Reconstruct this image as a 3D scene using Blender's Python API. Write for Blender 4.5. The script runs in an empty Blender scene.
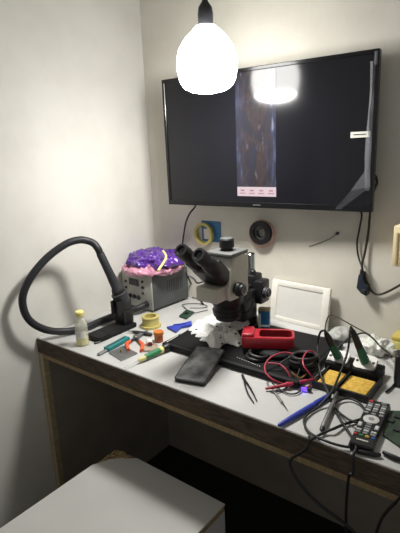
import bpy, bmesh, math, random
from mathutils import Vector, Matrix, noise
random.seed(7)
S = bpy.context.scene
COL = S.collection
PI = math.pi

# ------------------------------------------------------------------ camera
F_PX, YAW, PITCH, ROLL = 463.174, -0.66933, 0.25001, -0.041447
CAM = Vector((1.35364, -1.40920, 1.34871))
fw = Vector((math.sin(YAW)*math.cos(PITCH), math.cos(YAW)*math.cos(PITCH), -math.sin(PITCH)))
r0 = Vector((math.cos(YAW), -math.sin(YAW), 0)); u0 = r0.cross(fw)
cr, sr = math.cos(ROLL), math.sin(ROLL)
rt = cr*r0 + sr*u0; up = -sr*r0 + cr*u0
cd = bpy.data.cameras.new('camera'); cam = bpy.data.objects.new('camera', cd); COL.objects.link(cam)
M = Matrix.Identity(4)
for i in range(3):
    M[i][0], M[i][1], M[i][2], M[i][3] = rt[i], up[i], -fw[i], CAM[i]
cam.matrix_world = M
cd.sensor_fit = 'AUTO'; cd.sensor_width = 36; cd.lens = F_PX/533*36; cd.clip_start = .02
S.camera = cam
# survey helpers: where a sight line meets a real surface of the room (metres)
def ray(u, v): return fw + rt*((u-200)/F_PX) - up*((v-266.5)/F_PX)
def dz(u, v, z=.75):
    d = ray(u, v); return CAM + d*((z-CAM.z)/d.z)
def dy(u, v, y=0.):
    d = ray(u, v); return CAM + d*((y-CAM.y)/d.y)
def dx(u, v, x=0.):
    d = ray(u, v); return CAM + d*((x-CAM.x)/d.x)

# ------------------------------------------------------------------ materials
def lin(h):
    if isinstance(h, (tuple, list)): return tuple(h[:3])
    h = h.lstrip('#'); o = []
    for i in (0, 2, 4):
        c = int(h[i:i+2], 16)/255
        o.append(c/12.92 if c <= .04045 else ((c+.055)/1.055)**2.4)
    return tuple(o)
def mat(name, c, rough=.5, metal=0., vary=.12, scale=30., bump=0., spec=.5, trans=0., alpha=1., c2=None, stretch=None, coat=0., ior=1.45):
    m = bpy.data.materials.new(name); m.use_nodes = True
    nt = m.node_tree; b = nt.nodes['Principled BSDF']; L = nt.links.new
    c = lin(c); k2 = lin(c2) if c2 else tuple(x*(1-vary) for x in c)
    tc = nt.nodes.new('ShaderNodeTexCoord'); n = nt.nodes.new('ShaderNodeTexNoise')
    n.inputs['Scale'].default_value = scale; n.inputs['Detail'].default_value = 5
    if stretch:
        mp = nt.nodes.new('ShaderNodeMapping'); mp.inputs['Scale'].default_value = stretch
        L(tc.outputs['Object'], mp.inputs['Vector']); L(mp.outputs['Vector'], n.inputs['Vector'])
    else: L(tc.outputs['Object'], n.inputs['Vector'])
    r = nt.nodes.new('ShaderNodeValToRGB')
    r.color_ramp.elements[0].position = .35; r.color_ramp.elements[1].position = .68
    r.color_ramp.elements[0].color = (*k2, 1); r.color_ramp.elements[1].color = (*c, 1)
    L(n.outputs['Fac'], r.inputs['Fac']); L(r.outputs['Color'], b.inputs['Base Color'])
    b.inputs['Roughness'].default_value = rough; b.inputs['Metallic'].default_value = metal
    b.inputs['Specular IOR Level'].default_value = spec; b.inputs['IOR'].default_value = ior
    b.inputs['Transmission Weight'].default_value = trans; b.inputs['Alpha'].default_value = alpha
    b.inputs['Coat Weight'].default_value = coat
    if bump:
        bp = nt.nodes.new('ShaderNodeBump'); bp.inputs['Strength'].default_value = bump; bp.inputs['Distance'].default_value = .002
        L(n.outputs['Fac'], bp.inputs['Height']); L(bp.outputs['Normal'], b.inputs['Normal'])
    return m
def emit(name, c, s):
    m = bpy.data.materials.new(name); m.use_nodes = True; nt = m.node_tree
    b = nt.nodes['Principled BSDF']; b.inputs['Base Color'].default_value = (.03, .03, .03, 1)
    b.inputs['Emission Color'].default_value = (*lin(c), 1); b.inputs['Emission Strength'].default_value = s
    return m

def wall_mat(name, base, stain, seed, scuff=.35):
    m = bpy.data.materials.new(name); m.use_nodes = True; nt = m.node_tree; L = nt.links.new
    b = nt.nodes['Principled BSDF']; tc = nt.nodes.new('ShaderNodeTexCoord')
    mp = nt.nodes.new('ShaderNodeMapping'); mp.inputs['Location'].default_value = (seed, seed*.7, seed*.3)
    L(tc.outputs['Object'], mp.inputs['Vector'])
    n1 = nt.nodes.new('ShaderNodeTexNoise'); n1.inputs['Scale'].default_value = 3.2; n1.inputs['Detail'].default_value = 6; n1.inputs['Roughness'].default_value = .6
    n2 = nt.nodes.new('ShaderNodeTexNoise'); n2.inputs['Scale'].default_value = 55; n2.inputs['Detail'].default_value = 3
    L(mp.outputs['Vector'], n1.inputs['Vector']); L(mp.outputs['Vector'], n2.inputs['Vector'])
    r = nt.nodes.new('ShaderNodeValToRGB'); r.color_ramp.elements[0].position = .42; r.color_ramp.elements[1].position = .72
    r.color_ramp.elements[0].color = (0, 0, 0, 1); r.color_ramp.elements[1].color = (scuff, scuff, scuff, 1)
    L(n1.outputs['Fac'], r.inputs['Fac'])
    mx = nt.nodes.new('ShaderNodeMix'); mx.data_type = 'RGBA'
    mx.inputs[6].default_value = (*lin(base), 1); mx.inputs[7].default_value = (*lin(stain), 1)
    L(r.outputs['Color'], mx.inputs[0]); L(mx.outputs[2], b.inputs['Base Color'])
    b.inputs['Roughness'].default_value = .62; b.inputs['Specular IOR Level'].default_value = .3
    bp = nt.nodes.new('ShaderNodeBump'); bp.inputs['Strength'].default_value = .12; bp.inputs['Distance'].default_value = .003
    L(n2.outputs['Fac'], bp.inputs['Height']); L(bp.outputs['Normal'], b.inputs['Normal'])
    return m

M_wall_l = wall_mat('painted_plaster_left', '#dcdad3', '#b4afa4', 1.3)
M_wall_b = wall_mat('painted_plaster_back', '#d5d1c6', '#b5b0a3', 4.1, .45)
M_ceil = wall_mat('ceiling_paint', '#dad7cf', '#c8c4ba', 8.)
M_floor = mat('dark_floor', '#232321', .75, vary=.4, scale=9)
M_top = mat('grey_laminate', '#bfbfbd', .45, vary=.07, scale=14, bump=.03)
M_edge = mat('brown_chipboard_edge', '#5a4d3d', .8, scale=22, c2='#3a3127', bump=.3, stretch=(1.2, 1, 9))
M_raw = mat('pale_raw_board', '#b3a486', .75, scale=26, c2='#9a8b6c', stretch=(1, 1, 8))
M_rawx = mat('pale_raw_strip', '#948262', .75, scale=26, c2='#7d6a48', stretch=(6, 1, 1))
M_brown = mat('brown_laminate_and_shade', '#8c8578', .6, vary=.18, scale=7)  # laminate of the side boards; also carries the wall's shade under the bench
M_white_lam = mat('white_laminate', '#c2c1be', .4, vary=.08, scale=6, bump=.02)
M_chip = mat('broken_chipboard', '#ad9670', .95, scale=120, c2='#7a6848', bump=1.)
M_blk = mat('black_plastic', '#1d1d1f', .42, vary=.25)
M_blk_matte = mat('matte_black', '#18181a', .65, vary=.3, bump=.1, spec=.3)
M_blk_gloss = mat('gloss_black', '#101012', .18, vary=.2)
M_rub = mat('black_rubber', '#1b1b1d', .5, vary=.25)
M_hose = mat('ribbed_hose', '#26272b', .5, vary=.25, scale=60)
M_dgrey = mat('dark_grey_plastic', '#35363a', .5, vary=.2)
M_grey = mat('grey_metal_case', '#525455', .5, vary=.12, scale=18)
M_panel = mat('silver_grey_panel', '#a3a49e', .5, vary=.1)
M_cream = mat('cream_enamel', '#bdb9ad', .35, vary=.1, scale=12)
M_silver = mat('chrome', '#c2c5c8', .16, 1., vary=.15)
M_steel = mat('brushed_steel', '#9a9b9b', .38, .85, vary=.25, scale=40)
M_white = mat('white_plastic', '#dedcd6', .4, vary=.05)
M_frame = mat('white_painted_frame', '#e6e3da', .45, vary=.05)
M_inner = mat('pale_board', '#dddbd5', .5, vary=.04)
M_red = mat('red_plastic', '#a81f2e', .42, vary=.15, coat=.2)
M_redwire = mat('red_wire', '#b03248', .45, vary=.15)
M_green = mat('green_rubber', '#2f7d50', .45, vary=.2)
M_greenlt = mat('pale_yellow_plastic', '#d5cf8b', .45, vary=.1)
M_irongreen = mat('iron_grip_green', '#2a6f55', .5, vary=.2)
M_teal = mat('teal_plastic', '#2c8384', .45, vary=.2)
M_orange = mat('orange_grip', '#e0623a', .45, vary=.12)
M_amber = mat('amber_orange', '#cf7a2d', .4, vary=.25, scale=60)
M_yel = mat('yellow_sponge', '#e0bb58', .95, scale=110, c2='#bd9438', bump=1.)
M_yelpl = mat('yellow_plastic', '#e8dd8a', .45, vary=.1)
M_yelclear = mat('pale_yellow_tape', '#c6b96f', .3, vary=.18, scale=25)
M_blue = mat('blue_plastic', '#3747ad', .4, vary=.2)
M_bluepk = mat('blue_packet', '#2d6fa0', .4, vary=.25, scale=40)
M_paper = mat('white_paper', '#dcdad2', .8, vary=.06)
M_navy = mat('blue_black_plastic', '#2a3340', .45, vary=.2)
M_pcb = mat('green_board', '#2b4a38', .5, scale=90, c2='#1a2f25')
M_pcb2 = mat('olive_board', '#394a3b', .45, scale=60, c2='#2a382d')
M_purple = mat('purple_film', '#5c3394', .2, vary=.3, scale=20, coat=.6)
M_pink = mat('pink_film', '#d496ad', .25, vary=.2, scale=25, coat=.5)
M_tissue = mat('white_cloth', '#e8e8e6', .85, vary=.08, scale=50, bump=.4)
M_beige = mat('beige_box', '#c9b68c', .5, vary=.1)
M_beige_l = mat('pale_beige', '#ddcfa9', .5, vary=.06)
M_cable_b = mat('brown_black_wire', '#33291f', .5, vary=.2)
M_gold = mat('gold_wire', '#9a7434', .5, .2, vary=.2)
M_clear = mat('clear_plastic', '#eeeedd', .12, vary=.02, alpha=.32)
M_liquid = mat('yellow_liquid', '#e8de8c', .1, trans=.35, vary=.03, ior=1.1)
M_film = mat('clear_film', '#8f9096', .18, vary=.3, alpha=.5, scale=14)
M_glassy = mat('phone_glass', '#2c2d2f', .3, scale=26, c2='#868889', spec=.6)
M_pinkring = mat('clear_pinkish_tape', '#d6b3a6', .3, vary=.12)
M_led = emit('violet_glow', '#5a30ff', 3.)
M_wled = emit('white_glow', '#ffffff', 1.5)
M_bulb = emit('lamp_diffuser', (1., .98, .935), 190.)
M_body = emit('lamp_body_glow', (1., .985, .95), 23.)

# TV glass and the picture it shows
M_tv = mat('tv_glass', '#121217', .13, vary=.2, scale=4, spec=.55)
def picture_mat():
    m = bpy.data.materials.new('scope_picture'); m.use_nodes = True; nt = m.node_tree; L = nt.links.new
    b = nt.nodes['Principled BSDF']; tc = nt.nodes.new('ShaderNodeTexCoord')
    def nz(scale, st, det=5, loc=(0, 0, 0)):
        mp = nt.nodes.new('ShaderNodeMapping'); mp.inputs['Scale'].default_value = st; mp.inputs['Location'].default_value = loc
        n = nt.nodes.new('ShaderNodeTexNoise'); n.inputs['Scale'].default_value = scale; n.inputs['Detail'].default_value = det
        L(tc.outputs['Object'], mp.inputs['Vector']); L(mp.outputs['Vector'], n.inputs['Vector']); return n
    def ramp(src, els):
        r = nt.nodes.new('ShaderNodeValToRGB'); e = r.color_ramp.elements
        while len(e) < len(els): e.new(.5)
        for q, (p, c) in zip(e, els): q.position = p; q.color = (*lin(c), 1)
        L(src, r.inputs['Fac']); return r
    r1 = ramp(nz(24, (1, 1, .5), 7).outputs['Fac'], [(.28, '#171a28'), (.42, '#2a2329'), (.52, '#46332c'), (.60, '#2a2126'), (.70, '#23283c')])
    r2 = ramp(nz(42, (1.6, 1, .5), 6, (3, 0, 1)).outputs['Fac'], [(.6, '#000000'), (.66, '#4a4a58'), (.74, '#b9bccb')])
    ad = nt.nodes.new('ShaderNodeMix'); ad.data_type = 'RGBA'; ad.blend_type = 'ADD'; ad.inputs[0].default_value = .8
    L(r1.outputs['Color'], ad.inputs[6]); L(r2.outputs['Color'], ad.inputs[7])
    b.inputs['Base Color'].default_value = (.01, .01, .012, 1); b.inputs['Roughness'].default_value = .12
    # the picture is bluer towards its two long sides
    sx = nt.nodes.new('ShaderNodeSeparateXYZ'); L(tc.outputs['Object'], sx.inputs[0])
    sb = nt.nodes.new('ShaderNodeMath'); sb.operation = 'SUBTRACT'; L(sx.outputs['X'], sb.inputs[0]); sb.inputs[1].default_value = PIC[0]
    ab = nt.nodes.new('ShaderNodeMath'); ab.operation = 'ABSOLUTE'; L(sb.outputs[0], ab.inputs[0])
    mr = nt.nodes.new('ShaderNodeMapRange'); mr.inputs['From Min'].default_value = PIC[1]*.35; mr.inputs['From Max'].default_value = PIC[1]; mr.inputs['To Max'].default_value = .75
    L(ab.outputs[0], mr.inputs['Value'])
    bl = ramp(nz(30, (2, 1, .4), 6, (7, 0, 2)).outputs['Fac'], [(.35, '#10131f'), (.55, '#333b58'), (.66, '#5d6a8e'), (.72, '#c3cbe0')])
    m3 = nt.nodes.new('ShaderNodeMix'); m3.data_type = 'RGBA'; L(mr.outputs[0], m3.inputs[0]); L(ad.outputs[2], m3.inputs[6]); L(bl.outputs['Color'], m3.inputs[7])
    L(m3.outputs[2], b.inputs['Emission Color']); b.inputs['Emission Strength'].default_value = 1.1
    return m
M_bar = emit('toolbar_glow', '#ead2da', .8)
M_icon = emit('icon_glow', '#cf7f98', .7)

# ------------------------------------------------------------------ geometry helpers
def BM(): return bmesh.new()
def box(bm, x0, x1, y0, y1, z0, z1, bev=0., seg=2, mtx=None):
    r = bmesh.ops.create_cube(bm, size=1.)
    vs = r['verts']
    for v in vs:
        v.co = Vector(((x0+x1)/2 + v.co.x*(x1-x0), (y0+y1)/2 + v.co.y*(y1-y0), (z0+z1)/2 + v.co.z*(z1-z0)))
    if bev:
        es = list({e for v in vs for e in v.link_edges})
        rr = bmesh.ops.bevel(bm, geom=es, offset=bev, segments=seg, affect='EDGES', profile=.5)
        vs = list({v for f in rr['faces'] for v in f.verts} | {v for v in vs if v.is_valid})
    if mtx is not None:
        for v in vs: v.co = mtx @ v.co
    return bm
def frame_of(d):
    d = d.normalized(); a = Vector((0, 0, 1)) if abs(d.z) < .9 else Vector((1, 0, 0))
    s = d.cross(a).normalized(); t = d.cross(s).normalized(); return s, t
def loft(bm, rings, cap=True, closed=False):
    R = [[bm.verts.new(p) for p in ring] for ring in rings]
    n = len(R[0])
    for a, b in zip(R, R[1:] + ([R[0]] if closed else [])):
        for i in range(n):
            bm.faces.new((a[i], a[(i+1) % n], b[(i+1) % n], b[i]))
    if cap and not closed:
        bm.faces.new(list(reversed(R[0]))); bm.faces.new(R[-1])
    return bm
def cyl(bm, a, b, ra, rb=None, n=20, bev=0.):
    """turned rod from a to b"""
    rb = ra if rb is None else rb
    L_ = (Vector(b)-Vector(a)).length
    e = min(bev, ra*.9, rb*.9, L_*.4)
    prof = [(0, ra-e), (e, ra), (L_-e, rb), (L_, rb-e)] if e else [(0, ra), (L_, rb)]
    return lathe(bm, a, Vector(b)-Vector(a), prof, n)
def lathe(bm, o, d, prof, n=24, cap=True):
    o = Vector(o); d = Vector(d).normalized(); s, t = frame_of(d)
    rings = [[o + d*h + (s*math.cos(2*PI*i/n) + t*math.sin(2*PI*i/n))*max(r, 1e-5) for i in range(n)] for h, r in prof]
    return loft(bm, rings, cap)
def ring(bm, o, d, R_, r, n=32, m=10, flat=1.):
    """torus about axis d; flat stretches its section along d"""
    o = Vector(o); d = Vector(d).normalized(); s, t = frame_of(d)
    rings = []
    for i in range(n):
        a = 2*PI*i/n; q = s*math.cos(a) + t*math.sin(a)
        rings.append([o + q*(R_ + r*math.cos(2*PI*j/m)) + d*(r*flat*math.sin(2*PI*j/m)) for j in range(m)])
    return loft(bm, rings, False, True)
def spline(pts, k=6):
    P = [Vector(p) for p in pts]
    if len(P) < 3: return P
    P = [2*P[0]-P[1]] + P + [2*P[-1]-P[-2]]
    out = []
    for i in range(1, len(P)-2):
        for j in range(k):
            t = j/k; a, b, c, d = P[i-1], P[i], P[i+1], P[i+2]
            out.append(.5*((2*b) + (-a+c)*t + (2*a-5*b+4*c-d)*t*t + (-a+3*b-3*c+d)*t**3))
    out.append(P[-2]); return out
def tube(bm, pts, r, n=8, k=6, raw=False):
    P = [Vector(p) for p in pts] if raw else spline(pts, k)
    rings = []; s = None
    for i, p in enumerate(P):
        d = (P[min(i+1, len(P)-1)] - P[max(i-1, 0)]).normalized()
        if s is None: s, t = frame_of(d)
        else:
            s = (s - d*s.dot(d)).normalized(); t = d.cross(s)
        rr = r(i/(len(P)-1)) if callable(r) else r
        rings.append([p + (s*math.cos(2*PI*j/n) + t*math.sin(2*PI*j/n))*rr for j in range(n)])
    return loft(bm, rings)
def prism(bm, poly, z0, z1, mtx=None):
    """upright prism over a plan outline"""
    a = [Vector((x, y, z0)) for x, y in poly]; b = [Vector((x, y, z1)) for x, y in poly]
    if mtx is not None: a = [mtx @ v for v in a]; b = [mtx @ v for v in b]
    return loft(bm, [a, b])
def rrect(w, h, r, n=5, cx=0., cy=0.):
    o = []
    for sx, sy, a0 in ((1, 1, 0), (-1, 1, PI/2), (-1, -1, PI), (1, -1, 1.5*PI)):
        for i in range(n+1):
            a = a0 + PI/2*i/n
            o.append((cx + sx*(w/2-r) + r*math.cos(a), cy + sy*(h/2-r) + r*math.sin(a)))
    return o
def blob(bm, c, rad, seed, amp, freq=14., sub=4, flat_bottom=None, xmin=.004):
    r = bmesh.ops.create_icosphere(bm, subdivisions=sub, radius=1.)
    for v in r['verts']:
        d = v.co.normalized()
        p = Vector((d.x*rad[0], d.y*rad[1], d.z*rad[2]))
        q = p*freq + Vector((seed, seed*1.7, seed*.4))
        f = .55 - abs(noise.noise(q)) * 1.7 + .45*(.4-abs(noise.noise(q*2.3+Vector((5, 1, 2))))*1.6)
        p = p + d*amp*f
        v.co = Vector(c) + p
        if v.co.x < xmin: v.co.x = xmin + (v.co.x-xmin)*.05
        if flat_bottom is not None and v.co.z < flat_bottom: v.co.z = flat_bottom + (v.co.z-flat_bottom)*.04
    return bm

# ------------------------------------------------------------------ scene-graph helpers
MW = {}
def thing(name, label, cat, loc=(0, 0, 0), rot=(0, 0, 0), group=None):
    o = bpy.data.objects.new(name, None); COL.objects.link(o); o.empty_display_size = .05
    o.location = loc; o.rotation_euler = rot
    o['label'] = label; o['category'] = cat
    if group: o['group'] = group
    from mathutils import Euler
    MW[o.name] = Matrix.Translation(loc) @ Euler(rot).to_matrix().to_4x4()
    return o
def obj(name, bm, m, parent=None, local=False, smooth=True, label=None, ang=35):
    """link bm as one mesh; bm is in world metres unless local"""
    if parent is not None and not local:
        bm.transform(MW[parent.name].inverted())
    bmesh.ops.recalc_face_normals(bm, faces=bm.faces[:])
    me = bpy.data.meshes.new(name); bm.to_mesh(me); bm.free()
    if m: me.materials.append(m)
    o = bpy.data.objects.new(name, me); COL.objects.link(o)
    if parent is not None:
        o.parent = parent; MW[o.name] = MW[parent.name]
    if smooth:
        for p in me.polygons: p.use_smooth = True
        try: me.set_sharp_from_angle(angle=math.radians(ang))
        except Exception: pass
    if label: o['label'] = label
    return o
def single(name, bm, m, label, cat, group=None, smooth=True, ang=35):
    """a thing that is one mesh: origin moved to its base"""
    vs = [v.co for v in bm.verts]
    c = Vector((sum(v.x for v in vs)/len(vs), sum(v.y for v in vs)/len(vs), min(v.z for v in vs)))
    bm.transform(Matrix.Translation(-c))
    o = obj(name, bm, m, smooth=smooth, ang=ang); o.location = c
    o['label'] = label; o['category'] = cat
    if group: o['group'] = group
    return o
def struct(name, bm, m):
    o = obj(name, bm, m, smooth=False); o['kind'] = 'structure'; return o
def cable(name, pts, r, m, label, cat='cable', group=None, k=7):
    b = BM(); tube(b, pts, r, 8, k); return single(name, b, m, label, cat, group, ang=60)

# ------------------------------------------------------------------ setting
XR, YF, ZC = 2.6, -2.7, 2.5
b = BM(); box(b, -.1, XR, YF, .1, -.05, 0); struct('floor', b, M_floor)
b = BM(); box(b, -.1, XR, 0, .1, 0, ZC); struct('wall_back', b, M_wall_b)
b = BM(); box(b, -.1, 0, YF, 0, 0, ZC); struct('wall_left', b, M_wall_l)
b = BM(); box(b, -.1, XR, YF, .1, ZC, ZC+.05); struct('ceiling', b, M_ceil)

# ------------------------------------------------------------------ desk
DT, DD = .75, .608
t = thing('workbench', 'long grey-topped workbench with brown board edges along the back wall', 'workbench', (.9, -.3, 0))
b = BM(); box(b, .002, 2.0, -DD, -.002, DT-.016, DT, .0015, 1); obj('desktop', b, M_top, t)
b = BM(); box(b, .002, 2.0, -DD-.002, -DD+.016, DT-.052, DT-.0035); obj('front_edge', b, M_edge, t, label='rough brown chipboard front edge')
b = BM(); box(b, .030, 2.0, -DD-.004, -DD+.012, DT-.066, DT-.0525); obj('edge_strip', b, M_rawx, t, label='pale raw wood strip under the front edge')
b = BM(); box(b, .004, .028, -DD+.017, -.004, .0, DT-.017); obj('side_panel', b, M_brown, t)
b = BM(); box(b, .006, .029, -DD-.004, -DD+.0165, .0, DT-.053); obj('leg', b, M_raw, t, label='pale raw wood front post')
b = BM(); box(b, .0285, 1.97, -.022, -.004, 0, DT-.017); obj('wall_shade_panel', b, M_brown, t)  # added brown sheet: shade on the back wall under the bench, as colour
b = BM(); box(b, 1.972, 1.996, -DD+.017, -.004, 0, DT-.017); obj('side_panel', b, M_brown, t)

# ------------------------------------------------------------------ white box in front
BX0, BX1, BY1, BZ = .372, .772, -.6125, .475
t = thing('storage_box', 'white laminated box with a chipped corner in front of the workbench', 'box', (.57, -.85, 0))
cut = [(BX0+.085, BY1), (BX0+.068, BY1-.014), (BX0+.052, BY1-.018), (BX0+.04, BY1-.034), (BX0+.022, BY1-.05), (BX0+.013, BY1-.075), (BX0, BY1-.095)]
out = cut + [(BX0, -1.08), (BX1, -1.08), (BX1, BY1)]
b = BM(); prism(b, out, BZ-.004, BZ); obj('top_sheet', b, M_white_lam, t, smooth=False)
b = BM(); box(b, BX0+.001, BX1-.001, -1.079, BY1-.001, 0, BZ-.02); obj('body', b, M_white_lam, t, smooth=False)
b = BM()
out2 = [(BX0+.02, BY1-.002), (BX0+.008, BY1-.003), (BX0+.002, BY1-.008), (BX0+.001, BY1-.020), (BX0+.001, -1.079), (BX1-.001, -1.079), (BX1-.001, BY1-.002)]
prism(b, out2, BZ-.0205, BZ-.0042); obj('chipboard_core', b, M_chip, t, smooth=False, label='bare brown chipboard at the broken corner')
b = BM()
for i in range(44):
    x = BX0+.006+random.random()*.06; lim = BY1-.006-random.random()*max(.004, .06-(x-BX0)*.9)
    s = .003+random.random()*.004
    box(b, x-s, x+s, lim-s*.7, lim+s*.7, BZ-.0055, BZ-.0036+random.random()*.0045, mtx=Matrix.Translation((x, lim, 0)) @ Matrix.Rotation(random.random()*3, 4, 'Z') @ Matrix.Translation((-x, -lim, 0)))
o = obj('broken_splinters', b, M_chip, t, smooth=False); o['kind'] = 'stuff'

# ------------------------------------------------------------------ hanging bulb
BXp, BYp = .543, -.317
t = thing('hanging_lamp', 'glowing white bulb hanging from a cord above the television', 'lamp', (BXp, BYp, 1.494))
b = BM(); lathe(b, (BXp, BYp, 1.494), (0, 0, 1), [(0, .004), (.002, .025), (.006, .045), (.014, .062), (.022, .070)], 32, False)
obj('diffuser', b, M_bulb, t, label='brightly glowing lower face of the bulb')
b = BM(); lathe(b, (BXp, BYp, 1.494), (0, 0, 1), [(.022, .070), (.035, .077), (.06, .082), (.09, .082), (.115, .075), (.14, .058), (.16, .037), (.17, .027)], 32)
obj('bulb', b, M_body, t)
b = BM(); lathe(b, (BXp, BYp, 1.6645), (0, 0, 1), [(0, .019), (.01, .0205), (.03, .0205), (.045, .018), (.058, .009), (.066, .006)], 20)
obj('lamp_socket', b, M_dgrey, t)
b = BM(); tube(b, [(BXp, BYp, 1.728), (BXp+.001, BYp, 1.95), (BXp, BYp, ZC-.002)], .0032, 8); obj('cord', b, M_blk, t)
b = BM(); lathe(b, (BXp, BYp, ZC-.03), (0, 0, 1), [(0, .012), (.006, .03), (.0295, .035)], 20); obj('ceiling_rose', b, M_white, t)

# ------------------------------------------------------------------ television
TW, TH = .73, .432
tvc = Vector((.56454, -.10, 1.36739)); SW = .06688
t = thing('television', 'wall-mounted black flat television with a narrow lit picture', 'television', tvc, (0.006, 0, SW))
Mtv = MW[t.name]
def tvx(u, v):
    """local x, z on the front of the television"""
    n = (Mtv.to_3x3() @ Vector((0, 1, 0))); d = ray(u, v)
    p = CAM + d*((tvc-CAM).dot(n)/d.dot(n)); q = Mtv.inverted() @ p; return q.x, q.z
b = BM(); box(b, -TW/2+.012, TW/2-.012, .012, .022, -TH/2+.012, TH/2-.012); box(b, -.25, .25, .02, .05, -.15, .13, .008)
obj('back_cover', b, M_blk_matte, t, True)
b = BM()
for x0, x1, z0, z1 in ((-TW/2, TW/2, TH/2-.011, TH/2), (-TW/2, TW/2, -TH/2, -TH/2+.018), (-TW/2, -TW/2+.011, -TH/2+.018, TH/2-.011), (TW/2-.011, TW/2, -TH/2+.018, TH/2-.011)):
    box(b, x0, x1, 0, .022, z0, z1, .0015, 1)
obj('bezel', b, M_blk_gloss, t, True)
scr = BM(); box(scr, -TW/2+.011, TW/2-.011, .004, .0115, -TH/2+.018, TH/2-.011); sc_ = obj('screen', scr, M_tv, t, True, smooth=False)
xa = tvx(236, 150)[0]; xb = tvx(275.5, 150)[0]; zb = tvx(256, 196.5)[1]; zm = tvx(256, 187)[1]
PIC = ((xa+xb)/2, (xb-xa)/2)
M_pic = picture_mat()
b = BM(); box(b, xa, xb, .0032, .0045, zm, TH/2-.0115); obj('lit_picture', b, M_pic, t, True, smooth=False)
b = BM(); box(b, xa, xb, .0031, .0045, zb, zm-.0003); tb = obj('toolbar', b, M_bar, t, True, smooth=False, label='pale pink bar of icons below the picture')
for i in range(4):
    cx = xa + (xb-xa)*(.14+.245*i); cz = (zb+zm)/2
    b = BM(); box(b, cx-.007, cx+.007, .0026, .0033, cz+.001, cz+.006, .0005, 1); box(b, cx-.011, cx+.011, .0026, .0033, cz-.007, cz-.004)
    obj('icon', b, M_icon, tb, True, smooth=False)
lx, lz = tvx(255, 207.2)
b = BM()
for i in range(6): box(b, -.0135+i*.0047, -.0135+i*.0047+.0034, -.0008, .001, -TH/2+.0075, -TH/2+.0115)
obj('maker_mark', b, M_steel, t, True, smooth=False)
x0, z0 = tvx(350.5, 138); x1, z1 = tvx(371, 131)
b = BM(); box(b, x0, x1-.001, -.0012, .0005, z0, z1); st = obj('sticker', b, M_paper, t, True, smooth=False, label='small white paper sticker')
b = BM(); box(b, x0+.008, x1-.012, -.0016, -.0011, (z0+z1)/2-.001, (z0+z1)/2+.0015); obj('printed_line', b, M_dgrey, st, True, smooth=False)
# peeling protective film: a strip down the right edge and a folded flap at the corner
b = BM()
rows = 24
for side in (0,):
    V = []
    for i in range(rows+1):
        f = i/rows; z = TH/2-.03 - f*.34
        y = -.0015 - .004*abs(math.sin(f*9+.5))*(1-f)
        V.append([b.verts.new((TW/2-.024+.003*math.sin(f*7), .0015, z)), b.verts.new((TW/2-.016+.002*math.sin(f*11), y, z)), b.verts.new((TW/2-.0095, -.001, z))])
    for a, c in zip(V, V[1:]):
        for j in range(2): b.faces.new((a[j], a[j+1], c[j+1], c[j]))
fl = [tvx(*p) for p in ((370, 164), (370.5, 187), (341, 209), (335.5, 209), (352, 190))]
vs = [b.verts.new((x, -.002 - .008*(i in (4,)) - .004*(i == 3), z)) for i, (x, z) in enumerate(fl)]
b.faces.new((vs[0], vs[1], vs[4])); b.faces.new((vs[1], vs[2], vs[4])); b.faces.new((vs[2], vs[3], vs[4]))
obj('protective_film', b, M_film, t, True, label='clear protective film peeling at the right edge', smooth=False)
b = BM(); box(b, TW/2-.0125, TW/2-.004, -.004, .002, TH/2-.04, TH/2-.006, .002); obj('corner_tape', b, M_film, t, True)
# mount behind it
b = BM(); box(b, -.06, .06, .051, .0975, -.05, .05, mtx=None); obj('wall_bracket', b, M_blk_matte, t, True)

# cords from the television
pw = lambda u, v, y=-.012: dy(u, v, y)
tv_root = bpy.data.objects['television']
b = BM(); tube(b, [Vector((.262, -.085, 1.17)), pw(195.5, 205, -.05), pw(190, 213, -.03), pw(186, 222, -.02), pw(184, 233, -.012), pw(182.5, 246, -.012), pw(183, 262, -.012), pw(188, 277, -.03), dz(196, 293, .757), dz(203, 304, .757)], .0035, 8, 7); obj('cord', b, M_rub, tv_root, ang=60)
b = BM(); tube(b, [Vector((.868, -.045, 1.165)), pw(361.5, 213, -.035), pw(360, 226), pw(357, 243, -.01), pw(358.5, 257, -.012), pw(362, 268, -.03), pw(361.5, 274, -.033)], .003, 8, 7); obj('cord', b, M_rub, tv_root, ang=60)
b = BM(); tube(b, [Vector((.905, -.035, 1.21)), pw(374.5, 176, -.03), pw(377, 182, -.03), pw(375, 188, -.03), pw(371, 200, -.028), pw(370, 214, -.025), pw(368, 235, -.012), pw(364.5, 254, -.012), pw(362, 266, -.018), pw(365, 277, -.016), pw(369, 287, -.012), pw(373, 292.5, -.01), pw(379, 294.5, -.01), pw(388, 291.5, -.01), pw(400, 285, -.01), pw(420, 274, -.01)], .0036, 8, 7); obj('cord', b, M_cable_b, tv_root, ang=60)
t = thing('power_plug', 'dark blue-black plug adapter hanging on the white wall below the television', 'plug', pw(362, 294, -.012))
pl = [pw(*p, -.03) for p in ((358.5, 275), (362.5, 273), (363, 282), (367, 287), (366.5, 296), (361, 293.5), (356.5, 288))]
b = BM(); loft(b, [[p + Vector((0, .0295, 0)) for p in pl], pl]); obj('plug_body', b, M_navy, t, ang=20)
b = BM(); c0 = pw(363.5, 291, -.031); box(b, c0.x-.006, c0.x+.006, -.034, -.029, c0.z-.006, c0.z+.006, .002); obj('plug_face', b, M_dgrey, t)
b = BM(); c0 = pw(361.3, 273, -.022); cyl(b, c0+Vector((0, 0, -.004)), c0+Vector((0, 0, .012)), .005, .0035, 12); obj('strain_relief', b, M_blk, t)

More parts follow.
